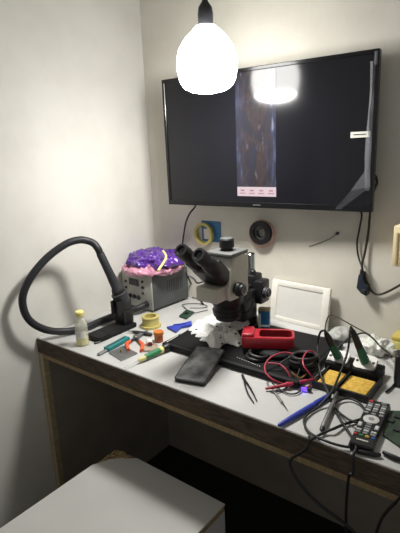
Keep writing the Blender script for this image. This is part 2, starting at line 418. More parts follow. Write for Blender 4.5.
# ------------------------------------------------------------------ wall things
def disc_on_wall(u, v, y=-.0):
    return dy(u, v, y)
c = dy(203.5, 234, -.012)
t = thing('tape_roll', 'pale yellow ring of tape hanging on the wall over a blue packet', 'tape', (c.x, 0, c.z))
b = BM(); lathe(b, (c.x, -.003, c.z), (0, -1, 0), [(0, .044), (.016, .044), (.016, .034), (0, .034), (0, .044)], 36, False); obj('roll', b, M_yelclear, t)
b = BM(); cyl(b, (c.x, -.0005, c.z+.031), (c.x, -.028, c.z+.031), .002, n=10); obj('nail', b, M_steel, t)
p = dy(211, 232.5, -.004)
t = thing('blue_packet', 'blue and white packet pinned to the wall behind the yellow tape', 'packet', (p.x, 0, p.z))
b = BM(); box(b, p.x-.045, p.x+.045, -.0025, -.0005, p.z-.036, p.z+.044); obj('card', b, M_bluepk, t, smooth=False)
b = BM(); box(b, p.x-.036, p.x+.004, -.0028, -.0024, p.z-.028, p.z+.012); obj('white_slip', b, M_paper, t, smooth=False)
c = dy(261, 233.5, -.012)
t = thing('tape_roll', 'black tape roll with a pinkish clear roll behind it, hanging on the back wall', 'tape', (c.x, 0, c.z))
b = BM(); lathe(b, (c.x, 0, c.z-.003), (0, -1, 0), [(0, .050), (.012, .050), (.012, .036), (0, .036), (0, .05)], 36, False); obj('clear_roll', b, M_pinkring, t, label='pinkish clear tape ring')
b = BM(); lathe(b, (c.x+.002, -.004, c.z+.004), (0, -1, 0), [(0, .042), (.022, .042), (.022, .026), (0, .026), (0, .042)], 36, False); obj('black_roll', b, M_blk, t)
b = BM(); lathe(b, (c.x+.002, -.004, c.z+.004), (0, -1, 0), [(0, .0255), (.015, .0255), (.015, .017), (0, .017), (0, .0255)], 30, False); obj('core', b, M_grey, t)
b = BM(); cyl(b, (c.x+.002, -.0005, c.z+.018), (c.x+.002, -.034, c.z+.018), .0025, n=10); obj('nail', b, M_steel, t)
b = BM(); n0 = dy(338, 233, 0); cyl(b, (n0.x, 0, n0.z), (n0.x, -.01, n0.z), .0045, .005, 12, .001)
t = thing('wall_screw', 'grey screw with a thin thread stuck in the wall right of the tape rolls', 'screw', (n0.x, 0, n0.z))
obj('screw_head', b, M_dgrey, t)
b = BM(); tube(b, [dy(337, 233.5, -.004), dy(331, 238, -.003), dy(322, 242, -.002), dy(309, 246.5, -.002)], .0014, 6); obj('thread', b, M_grey, t)
# beige ribbed box on the wall at the right
zt = dy(394, 226, -.075).z; zl = dy(395, 267, -.075).z; xl = dy(392.6, 240, -.075).x
t = thing('wall_box', 'beige ribbed box fixed to the back wall right of the television', 'box', (xl+.06, 0, zl))
b = BM(); box(b, xl, xl+.14, -.072, -.001, zl, zt, .004); obj('housing', b, M_beige_l, t)
b = BM()
for i in range(11): box(b, xl+.008+i*.0115, xl+.008+i*.0115+.007, -.0755, -.071, zl+.008, zt-.018, .0015, 1)
obj('ribbed_cover', b, M_beige, t)

# white frame leaning on the wall
fx0, fx1 = .574, .795
lean = math.radians(9); fh = .142
t = thing('picture_frame', 'plain empty white frame leaning on the back wall beside the microscope', 'frame', ((fx0+fx1)/2, -.046, DT), (-lean, 0, -.07))
w2 = (fx1-fx0)/2; bw = .025
b = BM()
box(b, -w2, -w2+bw, 0, .014, 0, fh, .002); box(b, w2-bw, w2, 0, .014, 0, fh, .002)
box(b, -w2+bw-.001, w2-bw+.001, 0, .014, fh-bw*.75, fh, .002); box(b, -w2+bw-.001, w2-bw+.001, 0, .014, 0, bw*.6, .002)
obj('frame_border', b, M_frame, t, True)
b = BM(); box(b, -w2+bw-.002, w2-bw+.002, .0025, .012, bw*.5, fh-bw*.7); obj('inner_board', b, M_inner, t, True, smooth=False)

# ------------------------------------------------------------------ rework station in the corner
t = thing('rework_station', 'grey boxy hot-air rework station in the corner under plastic bags', 'station', (.177, -.214, DT), (0, 0, -.07))
sx0, sx1, sy0, sy1, sz0, sz1 = -.171, 0., -.004, .194, .008, .141
b = BM(); box(b, sx0, sx1, sy0+.004, sy1, sz0, sz1, .004); obj('case', b, M_grey, t, True)
b = BM(); box(b, sx0-.001, sx1+.001, sy0-.004, sy0+.0038, sz0-.001, sz1+.001, .003); fp = obj('front_panel', b, M_panel, t, True, label='silver grey control panel')
b = BM(); box(b, sx0+.045, sx0+.102, sy0-.006, sy0-.0038, sz0+.085, sz0+.113, .001, 1); dsp = obj('display', b, M_blk_gloss, t, True, label='black display window')
b = BM()
for i in range(3): box(b, sx0+.053+i*.014, sx0+.062+i*.014, sy0-.0066, sy0-.0058, sz0+.091, sz0+.107)
obj('digits', b, M_navy, dsp, True, smooth=False)
for x, z in ((.025, .07), (.025, .095), (.124, .062), (.124, .085), (.124, .108)):
    b = BM(); cyl(b, (sx0+x, sy0-.0035, sz0+z), (sx0+x, sy0-.009, sz0+z), .006, .005, 14, .001); obj('button', b, M_dgrey, t, True)
for i in range(3):
    b = BM(); x = sx0+.048+i*.024; cyl(b, (x, sy0-.0035, sz0+.04), (x, sy0-.013, sz0+.04), .009, .0075, 18, .0015); obj('knob', b, M_blk, t, True)
b = BM(); cyl(b, (sx0+.143, sy0-.0035, sz0+.022), (sx0+.143, sy0-.02, sz0+.022), .013, .012, 18, .002); obj('hose_socket', b, M_blk, t, True)
for x in (sx0+.015, sx1-.015):
    for y in (sy0+.02, sy1-.02):
        b = BM(); cyl(b, (x, y, 0), (x, y, sz0+.001), .008, n=12); obj('foot', b, M_rub, t, True)
b = BM()
for i in range(9): box(b, sx1-.001, sx1+.0008, sy0+.08+i*.01, sy0+.084+i*.01, sz0+.05, sz0+.1)
obj('vent', b, M_dgrey, t, True, smooth=False)

# plastic bags on it
b = BM(); blob(b, (.114, -.140, .907), (.114, .116, .025), 3.1, .015, 30, 5, DT+.1432); 
single('pink_bag', b, M_pink, 'crumpled pink plastic bag lying on the rework station under the purple bag', 'bag', ang=70)
t = thing('purple_bag', 'crumpled purple plastic bag with a yellow band on top of the pink bag', 'bag', (.1, -.1, .93))
b = BM(); blob(b, (.114, -.124, .934), (.114, .108, .027), 8.3, .022, 24, 6, .919); obj('film', b, M_purple, t, ang=70)
b = BM(); tube(b, [dz(158, 268, .955)+Vector((.01, -.012, -.006)), dz(164, 262, .965), dz(166, 256, .975), dz(163, 251, .985)], .004, 8); obj('yellow_band', b, M_yelpl, t, label='yellow band on the bag')

# ------------------------------------------------------------------ hot-air gun and its holder
t = thing('hot_air_holder', 'black upright stand holding the hot-air handle beside the bottle', 'holder', (.185, -.43, DT))
b = BM(); prism(b, rrect(.078, .178, .014, 5, .186, -.436), DT, DT+.011); box(b, .152, .22, -.52, -.47, DT+.0105, DT+.014, .003); obj('base_plate', b, M_blk_matte, t)
hb = Vector((.172, -.372, .862)); ht = dx(98.5, 250, .150)
ax = (ht-hb).normalized()
b = BM(); box(b, .153, .205, -.392, -.345, DT+.0105, DT+.062, .006); box(b, .160, .168, -.41, -.345, DT+.05, DT+.10, .003); box(b, .190, .198, -.41, -.345, DT+.05, DT+.10, .003)
obj('upright', b, M_blk, t)
b = BM(); lathe(b, hb-ax*.03, ax, [(0, .022), (.004, .0265), (.04, .0285), (.043, .0235), (.037, .022), (0, .0212), (0, .022)], 24, False); obj('cup', b, M_dgrey, t)
t = thing('hot_air_gun', 'black hot-air gun handle with a thick hose looping over the bench corner', 'hot-air gun', hb)
b = BM(); lathe(b, hb-ax*.047, ax, [(0, .012), (.03, .0165), (.045, .0185), (.062, .0205), (.075, .0205), (.082, .0165), (.11, .0158), (.14, .0145), (.165, .0140), ((ht-hb).length+.033, .0135), ((ht-hb).length+.036, .0122)], 24)
obj('handle', b, M_dgrey, t)
b = BM()
hp = [ht-ax*.04, ht-ax*.012, ht+ax*.004, dx(94, 243.8, .138), dx(88, 241, .125), dx(79, 240, .112), dx(66, 244, .097), dx(48, 257, .078), dx(33, 274, .066), dx(24.5, 290, .058), dx(22.5, 303, .054), dx(27, 317, .054), dx(37, 326, .058), dx(52, 331, .065), dx(68, 331, .074)]
hp = hp[:-1] + [dz(69, 331, .764), dz(86, 327.5, .7635), dz(103, 320, .7635), dz(122, 313, .7635), Vector((.122, -.282, .767)), Vector((.142, -.258, .775)), Vector((.1475, -.2365, .78))]
tube(b, hp, .0122, 14, 10); obj('hose', b, M_hose, t, ang=70)
b = BM(); lathe(b, hb-ax*.0, ax, [(0, .0212), (.004, .0222), (.02, .0222), (.024, .0212)], 24); obj('grip_ring', b, M_blk, t)

# ------------------------------------------------------------------ bottle
bp_ = dz(83, 344.5)
t = thing('flux_bottle', 'small clear bottle of yellow liquid with a yellow cap on the left bench corner', 'bottle', bp_)
b = BM(); lathe(b, bp_, (0, 0, 1), [(0, .018), (.003, .0205), (.06, .0205), (.075, .019), (.088, .012), (.094, .0105), (.102, .0105)], 28); obj('bottle_body', b, M_clear, t)
b = BM(); lathe(b, bp_+Vector((0, 0, .0025)), (0, 0, 1), [(0, .0165), (.002, .0187), (.022, .0187)], 28); obj('liquid', b, M_liquid, t)
b = BM(); lathe(b, bp_+Vector((0, 0, .098)), (0, 0, 1), [(0, .0135), (.002, .0145), (.014, .0145), (.0165, .0125)], 24); obj('cap', b, M_yelpl, t, label='yellow screw cap')
b = BM(); n_ = 16
rr = [[bp_ + Vector((math.cos(a)*.0208, math.sin(a)*.0208, h)) for a in [(-1.9+1.9*i/n_) for i in range(n_+1)]] for h in (.027, .052)]
V = [[b.verts.new(p) for p in r_] for r_ in rr]
for i in range(n_): b.faces.new((V[0][i], V[0][i+1], V[1][i+1], V[1][i]))
obj('paper_label', b, M_paper, t)

# small black clips beside the holder
for i, (u, v, a, lab) in enumerate(((92.5, 339.5, .4, 'tiny black clip touching the front of the hot-air stand'), (97, 343.5, 1.3, 'tiny black clip nearest the teal pick, beside the bottle'))):
    p = dz(u, v); mt = Matrix.Translation(p) @ Matrix.Rotation(a, 4, 'Z')
    b = BM(); box(b, -.009, .009, -.004, .004, 0, .006, .0015, 1, mt); cyl(b, mt @ Vector((.007, 0, .0035)), mt @ Vector((.014, 0, .0035)), .0028, n=10)
    single('black_clip', b, M_blk, lab, 'clip', 'tiny black clips by the bottle')

# ------------------------------------------------------------------ hand tools, front left
def rod_tool(name, a, z, parts, label, cat):
    """parts: (part name, [(t along, radius)...], material, label)"""
    A, B = Vector(a[0]), Vector(a[1])
    t = thing(name, label, cat, (A+B)/2 - Vector((0, 0, z)))
    L_ = (B-A).length; d = (B-A).normalized()
    for nm, prof, m, lb in parts:
        b = BM(); lathe(b, A, d, [(f*L_, r) for f, r in prof], 16); obj(nm, b, m, t, label=lb)
    return t
p0 = dz(97.5, 354.5, .756); p1 = dz(127.5, 337, .760)
d = (p1-p0); L_ = d.length; an = math.atan2(d.y, d.x)
t = thing('teal_knife', 'teal-handled knife pointing at the bottle on the left of the bench', 'knife', (p0.x, p0.y, DT), (0, 0, an))
b = BM(); box(b, L_*.27, L_, -.012, .012, .0005, .014, .004, 2); obj('handle', b, M_teal, t, True)
b = BM(); box(b, L_*.3, L_*.9, -.003, .003, .0135, .0155, .001, 1); obj('slider', b, M_dgrey, t, True)
b = BM(); box(b, L_*.02, L_*.285, -.006, .006, .001, .008, .002, 1); obj('blade_holder', b, M_steel, t, True, label='grey metal blade end')

q = [dz(*p) for p in ((109, 353.5), (121.5, 361.5), (137.5, 354), (123.5, 346.5))]
t = thing('metal_plate', 'small square metal plate lying in front of the orange pliers', 'plate', sum(q, Vector())/4)
b = BM(); loft(b, [[p + Vector((0, 0, .0005)) for p in q], [p + Vector((0, 0, .0035)) for p in q]]); obj('sheet', b, M_steel, t, smooth=False)
b = BM(); pp = dz(121, 352, .754); cyl(b, pp, pp+Vector((0, 0, .008)), .003, .0022, 10); obj('brass_pin', b, mat('brass', '#b59a3c', .35, .6), t, label='brass pin')

# pliers
pv = dz(135.5, 337.5, .757)
t = thing('pliers', 'small pliers with orange grips lying behind the metal plate', 'pliers', (pv.x, pv.y, DT))
e1 = dz(128.5, 350, .757); e2 = dz(141.5, 350.5, .757); k1 = dz(126.8, 344, .757); k2 = dz(142.5, 344.5, .757)
tip = dz(147.5, 330.5, .757)
for e, k_ in ((e1, k1), (e2, k2)):
    b = BM(); tube(b, [pv + (k_-pv)*.62, k_, e], lambda f: .0062*(1-.25*abs(f-.5)), 10, 8); obj('grip', b, M_orange, t)
    b = BM(); tube(b, [pv, pv+(k_-pv)*.4, pv+(k_-pv)*.75], .0042, 8, 5); obj('arm', b, M_dgrey, t)
b = BM(); cyl(b, pv+Vector((0, 0, -.006)), pv+Vector((0, 0, .006)), .0085, n=18, bev=.001); obj('pivot', b, M_steel, t)
for s in (-1, 1):
    sd = Vector((tip-pv)).cross(Vector((0, 0, 1))).normalized()*s*.0022
    b = BM(); tube(b, [pv+sd*1.6, pv+(tip-pv)*.5+sd*1.5, tip+sd*.7], lambda f: .0058-.0038*f, 8, 5); obj('jaw', b, M_steel, t)

# second tool behind the pliers: chrome cutters lying across
a0 = dz(132, 331.5, .757); a1 = dz(152, 334.5, .757)
rod_tool('steel_pen', (a0, a1), .007, (('barrel', [(0, .003), (.2, .006), (.95, .006), (1, .004)], M_dgrey, None), ('metal_tip', [(-.25, .001), (-.1, .0025), (.0, .003)], M_silver, 'shiny tip')), 'dark grey metal pen lying between the pliers and the orange jar', 'pen')

# yellowish tape rolls, stacked
p = dz(151, 326.5)
t = thing('tape_reel', 'pale yellow flanged reel standing right of the hot-air stand', 'reel', p)
b = BM(); lathe(b, p, (0, 0, 1), [(0, .036), (.009, .036), (.009, .03), (.01, .0295), (.034, .0295), (.034, .02), (.002, .02), (0, .036)], 36, False); obj('lower_rim', b, M_yelclear, t)
b = BM(); lathe(b, p+Vector((0, 0, .034)), (0, 0, 1), [(0, .0295), (.003, .031), (.006, .0295), (.006, .0205), (0, .0205), (0, .0295)], 36, False); obj('upper_rim', b, M_yelclear, t)

# orange jar
p = dz(159, 341.5)
t = thing('orange_jar', 'small orange-brown jar with an orange lid beside the microscope base', 'jar', p)
b = BM(); lathe(b, p, (0, 0, 1), [(0, .013), (.001, .014), (.022, .014), (.024, .013)], 24); obj('jar_body', b, mat('amber_jar', '#b5673f', .35, vary=.25, scale=60), t)
b = BM(); lathe(b, p+Vector((0, 0, .0235)), (0, 0, 1), [(0, .0155), (.001, .0163), (.011, .0163), (.0125, .015)], 24); obj('lid', b, M_amber, t)
# small white roll with red end
p = dz(149.5, 343, .7605); an = Vector((.7, -.55, 0)).normalized()
t = thing('white_spool', 'small white spool with a dark red end between the pliers and the jar', 'spool', (p.x, p.y, DT))
b = BM(); cyl(b, p-an*.014, p+an*.010, .0103, n=20, bev=.002); obj('spool_body', b, M_white, t)
b = BM(); cyl(b, p+an*.0098, p+an*.0125, .0085, n=20, bev=.001); obj('end_disc', b, mat('dark_red', '#7a2d3a', .5), t, label='dark red end')
# round pale disc
p = dz(149.5, 348.5)
t = thing('round_lid', 'flat round pale lid lying right of the pliers', 'lid', p)
b = BM(); lathe(b, p, (0, 0, 1), [(0, .026), (.001, .0275), (.006, .0275), (.0065, .0262), (.0045, .025)], 36); obj('dish', b, mat('pale_tin', '#b9b2a0', .35, .3, vary=.1), t)
b = BM(); ring(b, p+Vector((0, 0, .005)), (0, 0, 1), .021, .001, 32, 6); obj('inner_ring', b, mat('pinkish_ring', '#c58f7d', .5), t)

# green screwdriver
a0 = dz(123, 367.5, .760); a1 = dz(168.5, 346.5, .764)
rod_tool('screwdriver', (a0, a1), .012, (
    ('shaft', [(0, .0006), (.02, .0014), (.33, .0016)], M_steel, 'thin steel shaft'),
    ('nose', [(.32, .003), (.34, .0055), (.46, .007), (.47, .006)], M_greenlt, 'pale yellow nose'),
    ('handle', [(.465, .0075), (.5, .0088), (.55, .008), (.7, .0092), (.79, .0085)], M_green, None),
    ('collar', [(.785, .008), (.80, .0105), (.85, .0105), (.865, .008)], M_yelpl, 'yellow collar'),
    ('end_cap', [(.86, .0085), (.9, .0115), (.99, .0118), (1.0, .008)], M_blk, 'black end cap')),
    'green screwdriver with yellow collar and black end on the bench front', 'screwdriver')

# blue pry tool behind the base
q = [dz(*p, .752) for p in ((167, 328.5), (176, 333), (181, 328.5), (192, 326.5), (191.5, 322.5), (180, 325.5))]
t = thing('blue_pry_tool', 'flat blue plastic tool lying behind the left of the microscope base', 'pry tool', sum(q, Vector())/6)
b = BM(); loft(b, [q, [p+Vector((0, 0, .007)) for p in q]]); obj('blade', b, M_blue, t)
b = BM(); tube(b, [q[0]*.5+q[5]*.5+Vector((0, 0, .0085)), q[2]*.5+q[4]*.5+Vector((0, 0, .0085))], .002, 8); obj('rib', b, M_blue, t)
# small green board with wires by the station
q = [dz(*p, .7535) for p in ((179, 316.5), (186.5, 319), (194.5, 312.5), (186.5, 310))]
t = thing('circuit_board', 'little green circuit board with thin wires behind the microscope base', 'circuit board', sum(q, Vector())/4)
b = BM(); loft(b, [q, [p+Vector((0, 0, .003)) for p in q]]); obj('board', b, M_pcb, t, smooth=False)
m_ = sum(q, Vector())/4
b = BM(); box(b, m_.x-.006, m_.x+.006, m_.y-.005, m_.y+.005, m_.z+.003, m_.z+.007); obj('chip', b, M_blk, t, smooth=False)
for pts in ([(190, 312), (184, 307), (183, 304.5), (193, 303.5), (204, 304.5), (207, 307), (200, 308), (190, 308)], [(191, 313.5), (197, 312.5), (203, 311), (208, 310)], [(193, 297), (196, 294.5), (199, 295.5), (196, 298), (192, 297.5)]):
    b = BM(); tube(b, [dz(u, v, .7545 if i else .7555) for i, (u, v) in enumerate(pts)], .0015, 6); obj('wire', b, M_blk, t)

# ------------------------------------------------------------------ microscope
MX, MYH, MYP = .575, -.29, -.165
BX_0, BX_1, BY_0, BY_1, BT = .425, .885, -.443, -.135, .770
t = thing('microscope', 'trinocular stereo microscope on a wide black base below the television', 'microscope', (MX, MYP, DT))
b = BM(); box(b, BX_0, BX_1, BY_0, BY_1, DT+.003, BT, .004); mb = obj('base', b, M_blk_matte, t, label='wide flat black base')
b = BM(); box(b, BX_0+.012, BX_1-.012, BY_0+.014, BY_1-.014, BT-.0002, BT+.0012, .0005, 1); obj('work_mat', b, mat('black_silicone', '#111113', .7, vary=.2, spec=.25), mb)
for x in (BX_0+.03, BX_1-.03):
    for y in (BY_0+.03, BY_1-.03):
        b = BM(); cyl(b, (x, y, DT), (x, y, DT+.0035), .01, n=12); obj('foot', b, M_rub, mb)
# pale printed marks
for n_, f_ in ((9, lambda i: (167.5+i*1.25, 341.6-i*.72, .0012, .003)), (7, lambda i: (180.5+i*.8, 334-i*.45, .0008, .002)), (11, lambda i: (237.5+i*2.2, 357.5+i*.85, .0013, .0012))):
    b = BM()
    for i in range(n_):
        u, v, hx, hy = f_(i); q0 = dz(u, v, BT+.0014); box(b, q0.x-hx, q0.x+hx, q0.y-hy, q0.y+hy, BT+.001, BT+.0016)
    obj('lettering', b, M_paper, mb, smooth=False)
b = BM(); cyl(b, (MX+.004, MYP, BT), (MX+.004, MYP, 1.015), .0145, n=28, bev=.003); obj('pillar', b, M_silver, t, label='chrome pillar')
b = BM(); lathe(b, (MX+.004, MYP, BT), (0, 0, 1), [(0, .035), (.006, .035), (.012, .024), (.03, .021)], 28); obj('pillar_foot', b, M_blk, t)
# focus block on the pillar
b = BM(); box(b, MX-.024, MX+.032, MYP-.03, MYP+.028, .858, .948, .006); box(b, MX+.02, MX+.060, MYP-.028, MYP+.026, .856, .932, .006); box(b, MX-.03, MX+.026, MYP-.065, MYP-.02, .85, .92, .006)
obj('focus_block', b, M_blk, t)
b = BM(); cyl(b, (MX+.058, MYP-.006, .893), (MX+.072, MYP-.006, .893), .0195, .0185, 24, .003); cyl(b, (MX+.0715, MYP-.006, .893), (MX+.078, MYP-.006, .893), .012, n=20, bev=.001); kn = obj('focus_knob', b, M_dgrey, t)
b = BM(); ring(b, (MX+.072, MYP-.006, .893), (1, 0, 0), .0155, .0018, 24, 6); obj('knob_ring', b, M_steel, kn)
b = BM(); cyl(b, (MX+.02, MYP-.012, .946), (MX+.02, MYP-.012, .963), .011, .009, 16, .002); obj('clamp_knob', b, M_blk, t)
b = BM(); cyl(b, (MX+.004, MYP, BT+.03), (MX+.004, MYP, .858), .0185, n=20, bev=.002); obj('pillar_sleeve', b, M_blk, t)
# head carrier, objective
b = BM(); box(b, MX-.036, MX+.042, -.27, -.19, .815, .908, .008); obj('carrier_arm', b, M_blk, t)
b = BM(); lathe(b, (MX-.004, MYH, .840), (0, 0, 1), [(0, .038), (.003, .045), (.022, .048), (.024, .044), (.036, .044), (.046, .051), (.074, .052)], 36); obj('objective_ring', b, M_blk, t)
b = BM(); lathe(b, (MX-.004, MYH, .8315), (0, 0, 1), [(0, .0385), (.009, .0385)], 32); obj('light_ring', b, M_dgrey, t)
# cream body
b = BM()
prof = [(-.352, .914), (-.352, .950), (-.347, .962), (-.344, .995), (-.322, 1.036), (-.272, 1.042), (-.248, 1.03), (-.244, .925), (-.256, .910)]
loft(b, [[Vector((MX-.042, y, z)) for y, z in prof], [Vector((MX-.046, y, z)) for y, z in prof][:], [Vector((MX+.042, y, z)) for y, z in prof], [Vector((MX+.046, y+(.004 if y < -.29 else -.004), z-.003)) for y, z in prof]])
obj('body', b, M_cream, t, ang=25, label='cream enamelled body')
b = BM(); box(b, MX-.042, MX+.034, -.398, -.345, .912, .957, .005); obj('lower_body', b, M_cream, t)
b = BM(); box(b, MX-.046, MX+.046, -.338, -.244, 1.036, 1.049, .004); obj('top_plate', b, mat('grey_plate', '#5f605f', .5), t)
for x, nm in ((MX+.044, 1), ):
    b = BM(); cyl(b, (x-.002, -.318, .942), (x+.010, -.318, .942), .015, n=22, bev=.001); cyl(b, (x+.0095, -.318, .942), (x+.022, -.318, .942), .0215, .0205, 26, .0025); cyl(b, (x+.0215, -.318, .942), (x+.032, -.318, .942), .017, .0165, 24, .002)
    zk = obj('zoom_knob', b, M_blk, t)
    b = BM(); ring(b, (x+.031, -.318, .942), (1, 0, 0), .012, .0014, 22, 6); obj('knob_ring', b, M_steel, zk)
b = BM(); cyl(b, (MX-.046, -.302, .942), (MX-.07, -.302, .942), .018, n=22, bev=.002); obj('zoom_knob', b, M_blk, t)
# camera port
b = BM(); lathe(b, (MX, -.292, 1.046), (0, 0, 1), [(0, .019), (.007, .019), (.008, .014), (.012, .014), (.0125, .0225), (.036, .0225), (.038, .021)], 30); obj('camera_port', b, M_blk, t)
b = BM(); cyl(b, (MX, -.292, 1.0835), (MX, -.292, 1.0865), .019, n=26, bev=.001); obj('port_cap', b, M_grey, t, label='grey port cap')
b = BM(); ring(b, (MX+.03, -.31, 1.005), (1, -.5, .3), .014, .003, 24, 8); obj('lock_ring', b, M_silver, t)
# prism housing and eyepieces
hs = Vector((MX-.002, -.372, 1.004))
b = BM()
rot = Matrix.Translation(hs) @ Matrix.Rotation(math.radians(-42), 4, 'X')
box(b, -.043, .045, -.04, .045, -.027, .024, .012, 3, rot)
obj('prism_housing', b, M_blk, t)
for i, (u, v, x) in enumerate(((180.5, 249.5, .547), (198, 254, .607))):
    e = dx(u, v, x)
    d = Vector((0, -.78, .62)).normalized()
    s0 = e - d*.098 + Vector((0, 0, -.001))
    b = BM(); lathe(b, s0, d, [(0, .023), (.03, .0235), (.045, .022), (.05, .0185), (.058, .0185), (.06, .0205), (.072, .0215), (.092, .0205), (.098, .0195), (.098, .0135), (.092, .012)], 28); ep = obj('eyepiece', b, M_blk, t)
    b = BM(); lathe(b, s0, d, [(.0915, .0125), (.0925, .0125)], 24); obj('lens', b, mat('dark_lens', '#14161c', .06), ep)
# thin grey lead under the head
b = BM(); tube(b, [dx(188, 275, .60), dx(194, 279, .61), dx(197, 283, .60), dx(203, 282, .605)], .0025, 6)
obj('grey_lead', b, mat('pale_lead', '#8d8fa0', .5), t)
# LED ring cable seen in front of the carrier
b = BM(); tube(b, [(MX+.04, -.272, .845), (MX+.055, -.25, .86), (MX+.05, -.225, .885)], .0035, 8); obj('ring_light_cord', b, M_rub, t)

# blue and white small box beside the pillar
p = dz(264.5, 327, .7715)
b = BM()
t = thing('solder_box', 'small blue and white carton beside the chrome microscope pillar', 'carton', p, (0, 0, .35))
box(b, -.018, .018, -.012, .012, 0, .062, .001, 1); obj('carton', b, M_bluepk, t, True)
b = BM(); box(b, -.0185, -.010, -.0127, -.0118, .002, .05); box(b, -.018, .018, -.0126, -.0118, .006, .012); obj('white_print', b, M_paper, t, True, smooth=False)
b = BM(); box(b, -.0185, .0185, -.0125, .0125, .058, .066, .001, 1); obj('flap', b, mat('khaki_card', '#9c8f6d', .7), t, True)

# ------------------------------------------------------------------ white dotted cloth on the base
t = thing('crumpled_cloth', 'crumpled white dotted cloth spread over the microscope base', 'cloth', (.56, -.33, BT+.0015))
poly = [dz(u, v, .781) for u, v in ((189.5, 326), (197, 322.5), (205, 319), (212, 316.5), (219, 317), (226, 318.5), (237, 321.5), (248, 320), (249.5, 317), (252, 318), (252, 324), (244, 326), (237, 328.5), (240, 334), (243, 341), (238, 344.5), (231, 342), (226, 341), (221, 344), (217, 350), (212, 350.5), (210, 345),
        (207, 339.5), (199.5, 338.5), (200, 337), (206, 336.5), (205, 335), (195.5, 335), (195.5, 333.2), (203.5, 333.3), (203, 331.8), (191, 332), (191, 330), (202, 330), (201.5, 328.6), (189, 328.8))]
def inside(x, y):
    c_ = False
    for i in range(len(poly)):
        a_, b_ = poly[i], poly[i-1]
        if (a_.y > y) != (b_.y > y) and x < (b_.x-a_.x)*(y-a_.y)/(b_.y-a_.y)+a_.x: c_ = not c_
    return c_
def edge_d(x, y):
    m_ = 9.
    p = Vector((x, y))
    for i in range(len(poly)):
        a_, b_ = poly[i].to_2d(), poly[i-1].to_2d(); ab = b_-a_
        f = max(0, min(1, (p-a_).dot(ab)/max(ab.length_squared, 1e-9))); m_ = min(m_, (p-a_-ab*f).length)
    return m_
def cloth_z(x, y):
    e_ = min(1, edge_d(x, y)/.016); q = Vector((x*38+3, y*38, 1.5))
    r_ = 1-abs(noise.noise(q))*2.2; r2 = 1-abs(noise.noise(q*2.1))*2
    return BT+.0028 + e_*(.012 + .010*max(0, r_) + .006*max(0, r2)) + .0015*max(0, r2)
b = BM(); st_ = .0024; vt = {}; vb = {}
xs = [p.x for p in poly]; ys = [p.y for p in poly]; nx = int((max(xs)-min(xs))/st_)+1; ny = int((max(ys)-min(ys))/st_)+1
def gv(i, j):
    if (i, j) not in vt:
        x, y = min(xs)+i*st_, min(ys)+j*st_; z = cloth_z(x, y)
        vt[i, j] = b.verts.new((x, y, z)); vb[i, j] = b.verts.new((x, y, z-.0012))
    return vt[i, j], vb[i, j]
cells = {(i, j) for i in range(nx) for j in range(ny) if inside(min(xs)+(i+.5)*st_, min(ys)+(j+.5)*st_)}
for i, j in cells:
    q = [gv(i, j), gv(i+1, j), gv(i+1, j+1), gv(i, j+1)]
    b.faces.new([k[0] for k in q]); b.faces.new([k[1] for k in reversed(q)])
    for (di, dj), (m0, m1) in (((0, -1), (0, 1)), ((1, 0), (1, 2)), ((0, 1), (2, 3)), ((-1, 0), (3, 0))):
        if (i+di, j+dj) not in cells: b.faces.new((q[m1][0], q[m0][0], q[m0][1], q[m1][1]))
obj('folds', b, M_tissue, t, ang=80)
b = BM()
for (u, v) in ((196, 326.5), (213, 327.5), (226, 322), (231, 321.5), (226, 334), (236, 337), (239, 340), (222, 340), (217, 330), (230, 330)):
    q0 = dz(u, v, .79); bmesh.ops.create_icosphere(b, subdivisions=2, radius=.0046, matrix=Matrix.Translation((q0.x, q0.y, cloth_z(q0.x, q0.y)+.0014)) @ Matrix.Diagonal((1.1, .8, .5, 1)))
o = obj('dark_dots', b, M_dgrey, t)
b = BM(); q0 = dz(220, 338.5, .79); bmesh.ops.create_icosphere(b, subdivisions=3, radius=.006, matrix=Matrix.Translation((q0.x, q0.y, cloth_z(q0.x, q0.y)+.003))); obj('shiny_button', b, M_silver, t, label='shiny metal button')

# ------------------------------------------------------------------ phone
ph_l, ph_w = .160, .089
near = dz(189, 383.5, .752); an = math.radians(14.5)
tilt = math.atan2(.0235, .135)
t = thing('smartphone', 'black smartphone with a smeared screen leaning on the microscope base', 'phone', (near.x, near.y, DT+.0012), (tilt, 0, an))
b = BM(); prism(b, rrect(ph_w, ph_l, .009, 5, 0, ph_l/2), 0, .0085); obj('case', b, M_blk, t, True)
b = BM(); prism(b, rrect(ph_w-.007, ph_l-.008, .006, 5, 0, ph_l/2), .008, .0092); obj('screen', b, M_glassy, t, True)
b = BM(); box(b, -.008, .008, ph_l-.012, ph_l-.0105, .0088, .0096); obj('earpiece', b, M_grey, t, True)
b = BM(); box(b, ph_w/2-.0005, ph_w/2+.001, ph_l*.62, ph_l*.75, .003, .006); obj('side_button', b, M_dgrey, t, True)

# ------------------------------------------------------------------ red multimeter on a black coil
mc = dz(268, 341, .80)
t = thing('multimeter', 'red multimeter holster with a hollow back lying on black leads', 'multimeter', (mc.x, mc.y, .790), (0, 0, .50))
rw, rd, rh = .150, .072, .034
b = BM()
outer = rrect(rw, rd, .016, 5); inner = rrect(rw*.62, rd-.022, .010, 5, .022, 0)
def R3(poly, z): return [Vector((x, y, z)) for x, y in poly]
loft(b, [R3(inner, .008), R3(inner, rh), ], False)
lo = [R3([(x*.95, y*.92) for x, y in outer], 0), R3(outer, .005), R3(outer, rh-.003), R3([(x*.97, y*.95) for x, y in outer], rh)]
loft(b, lo, False)
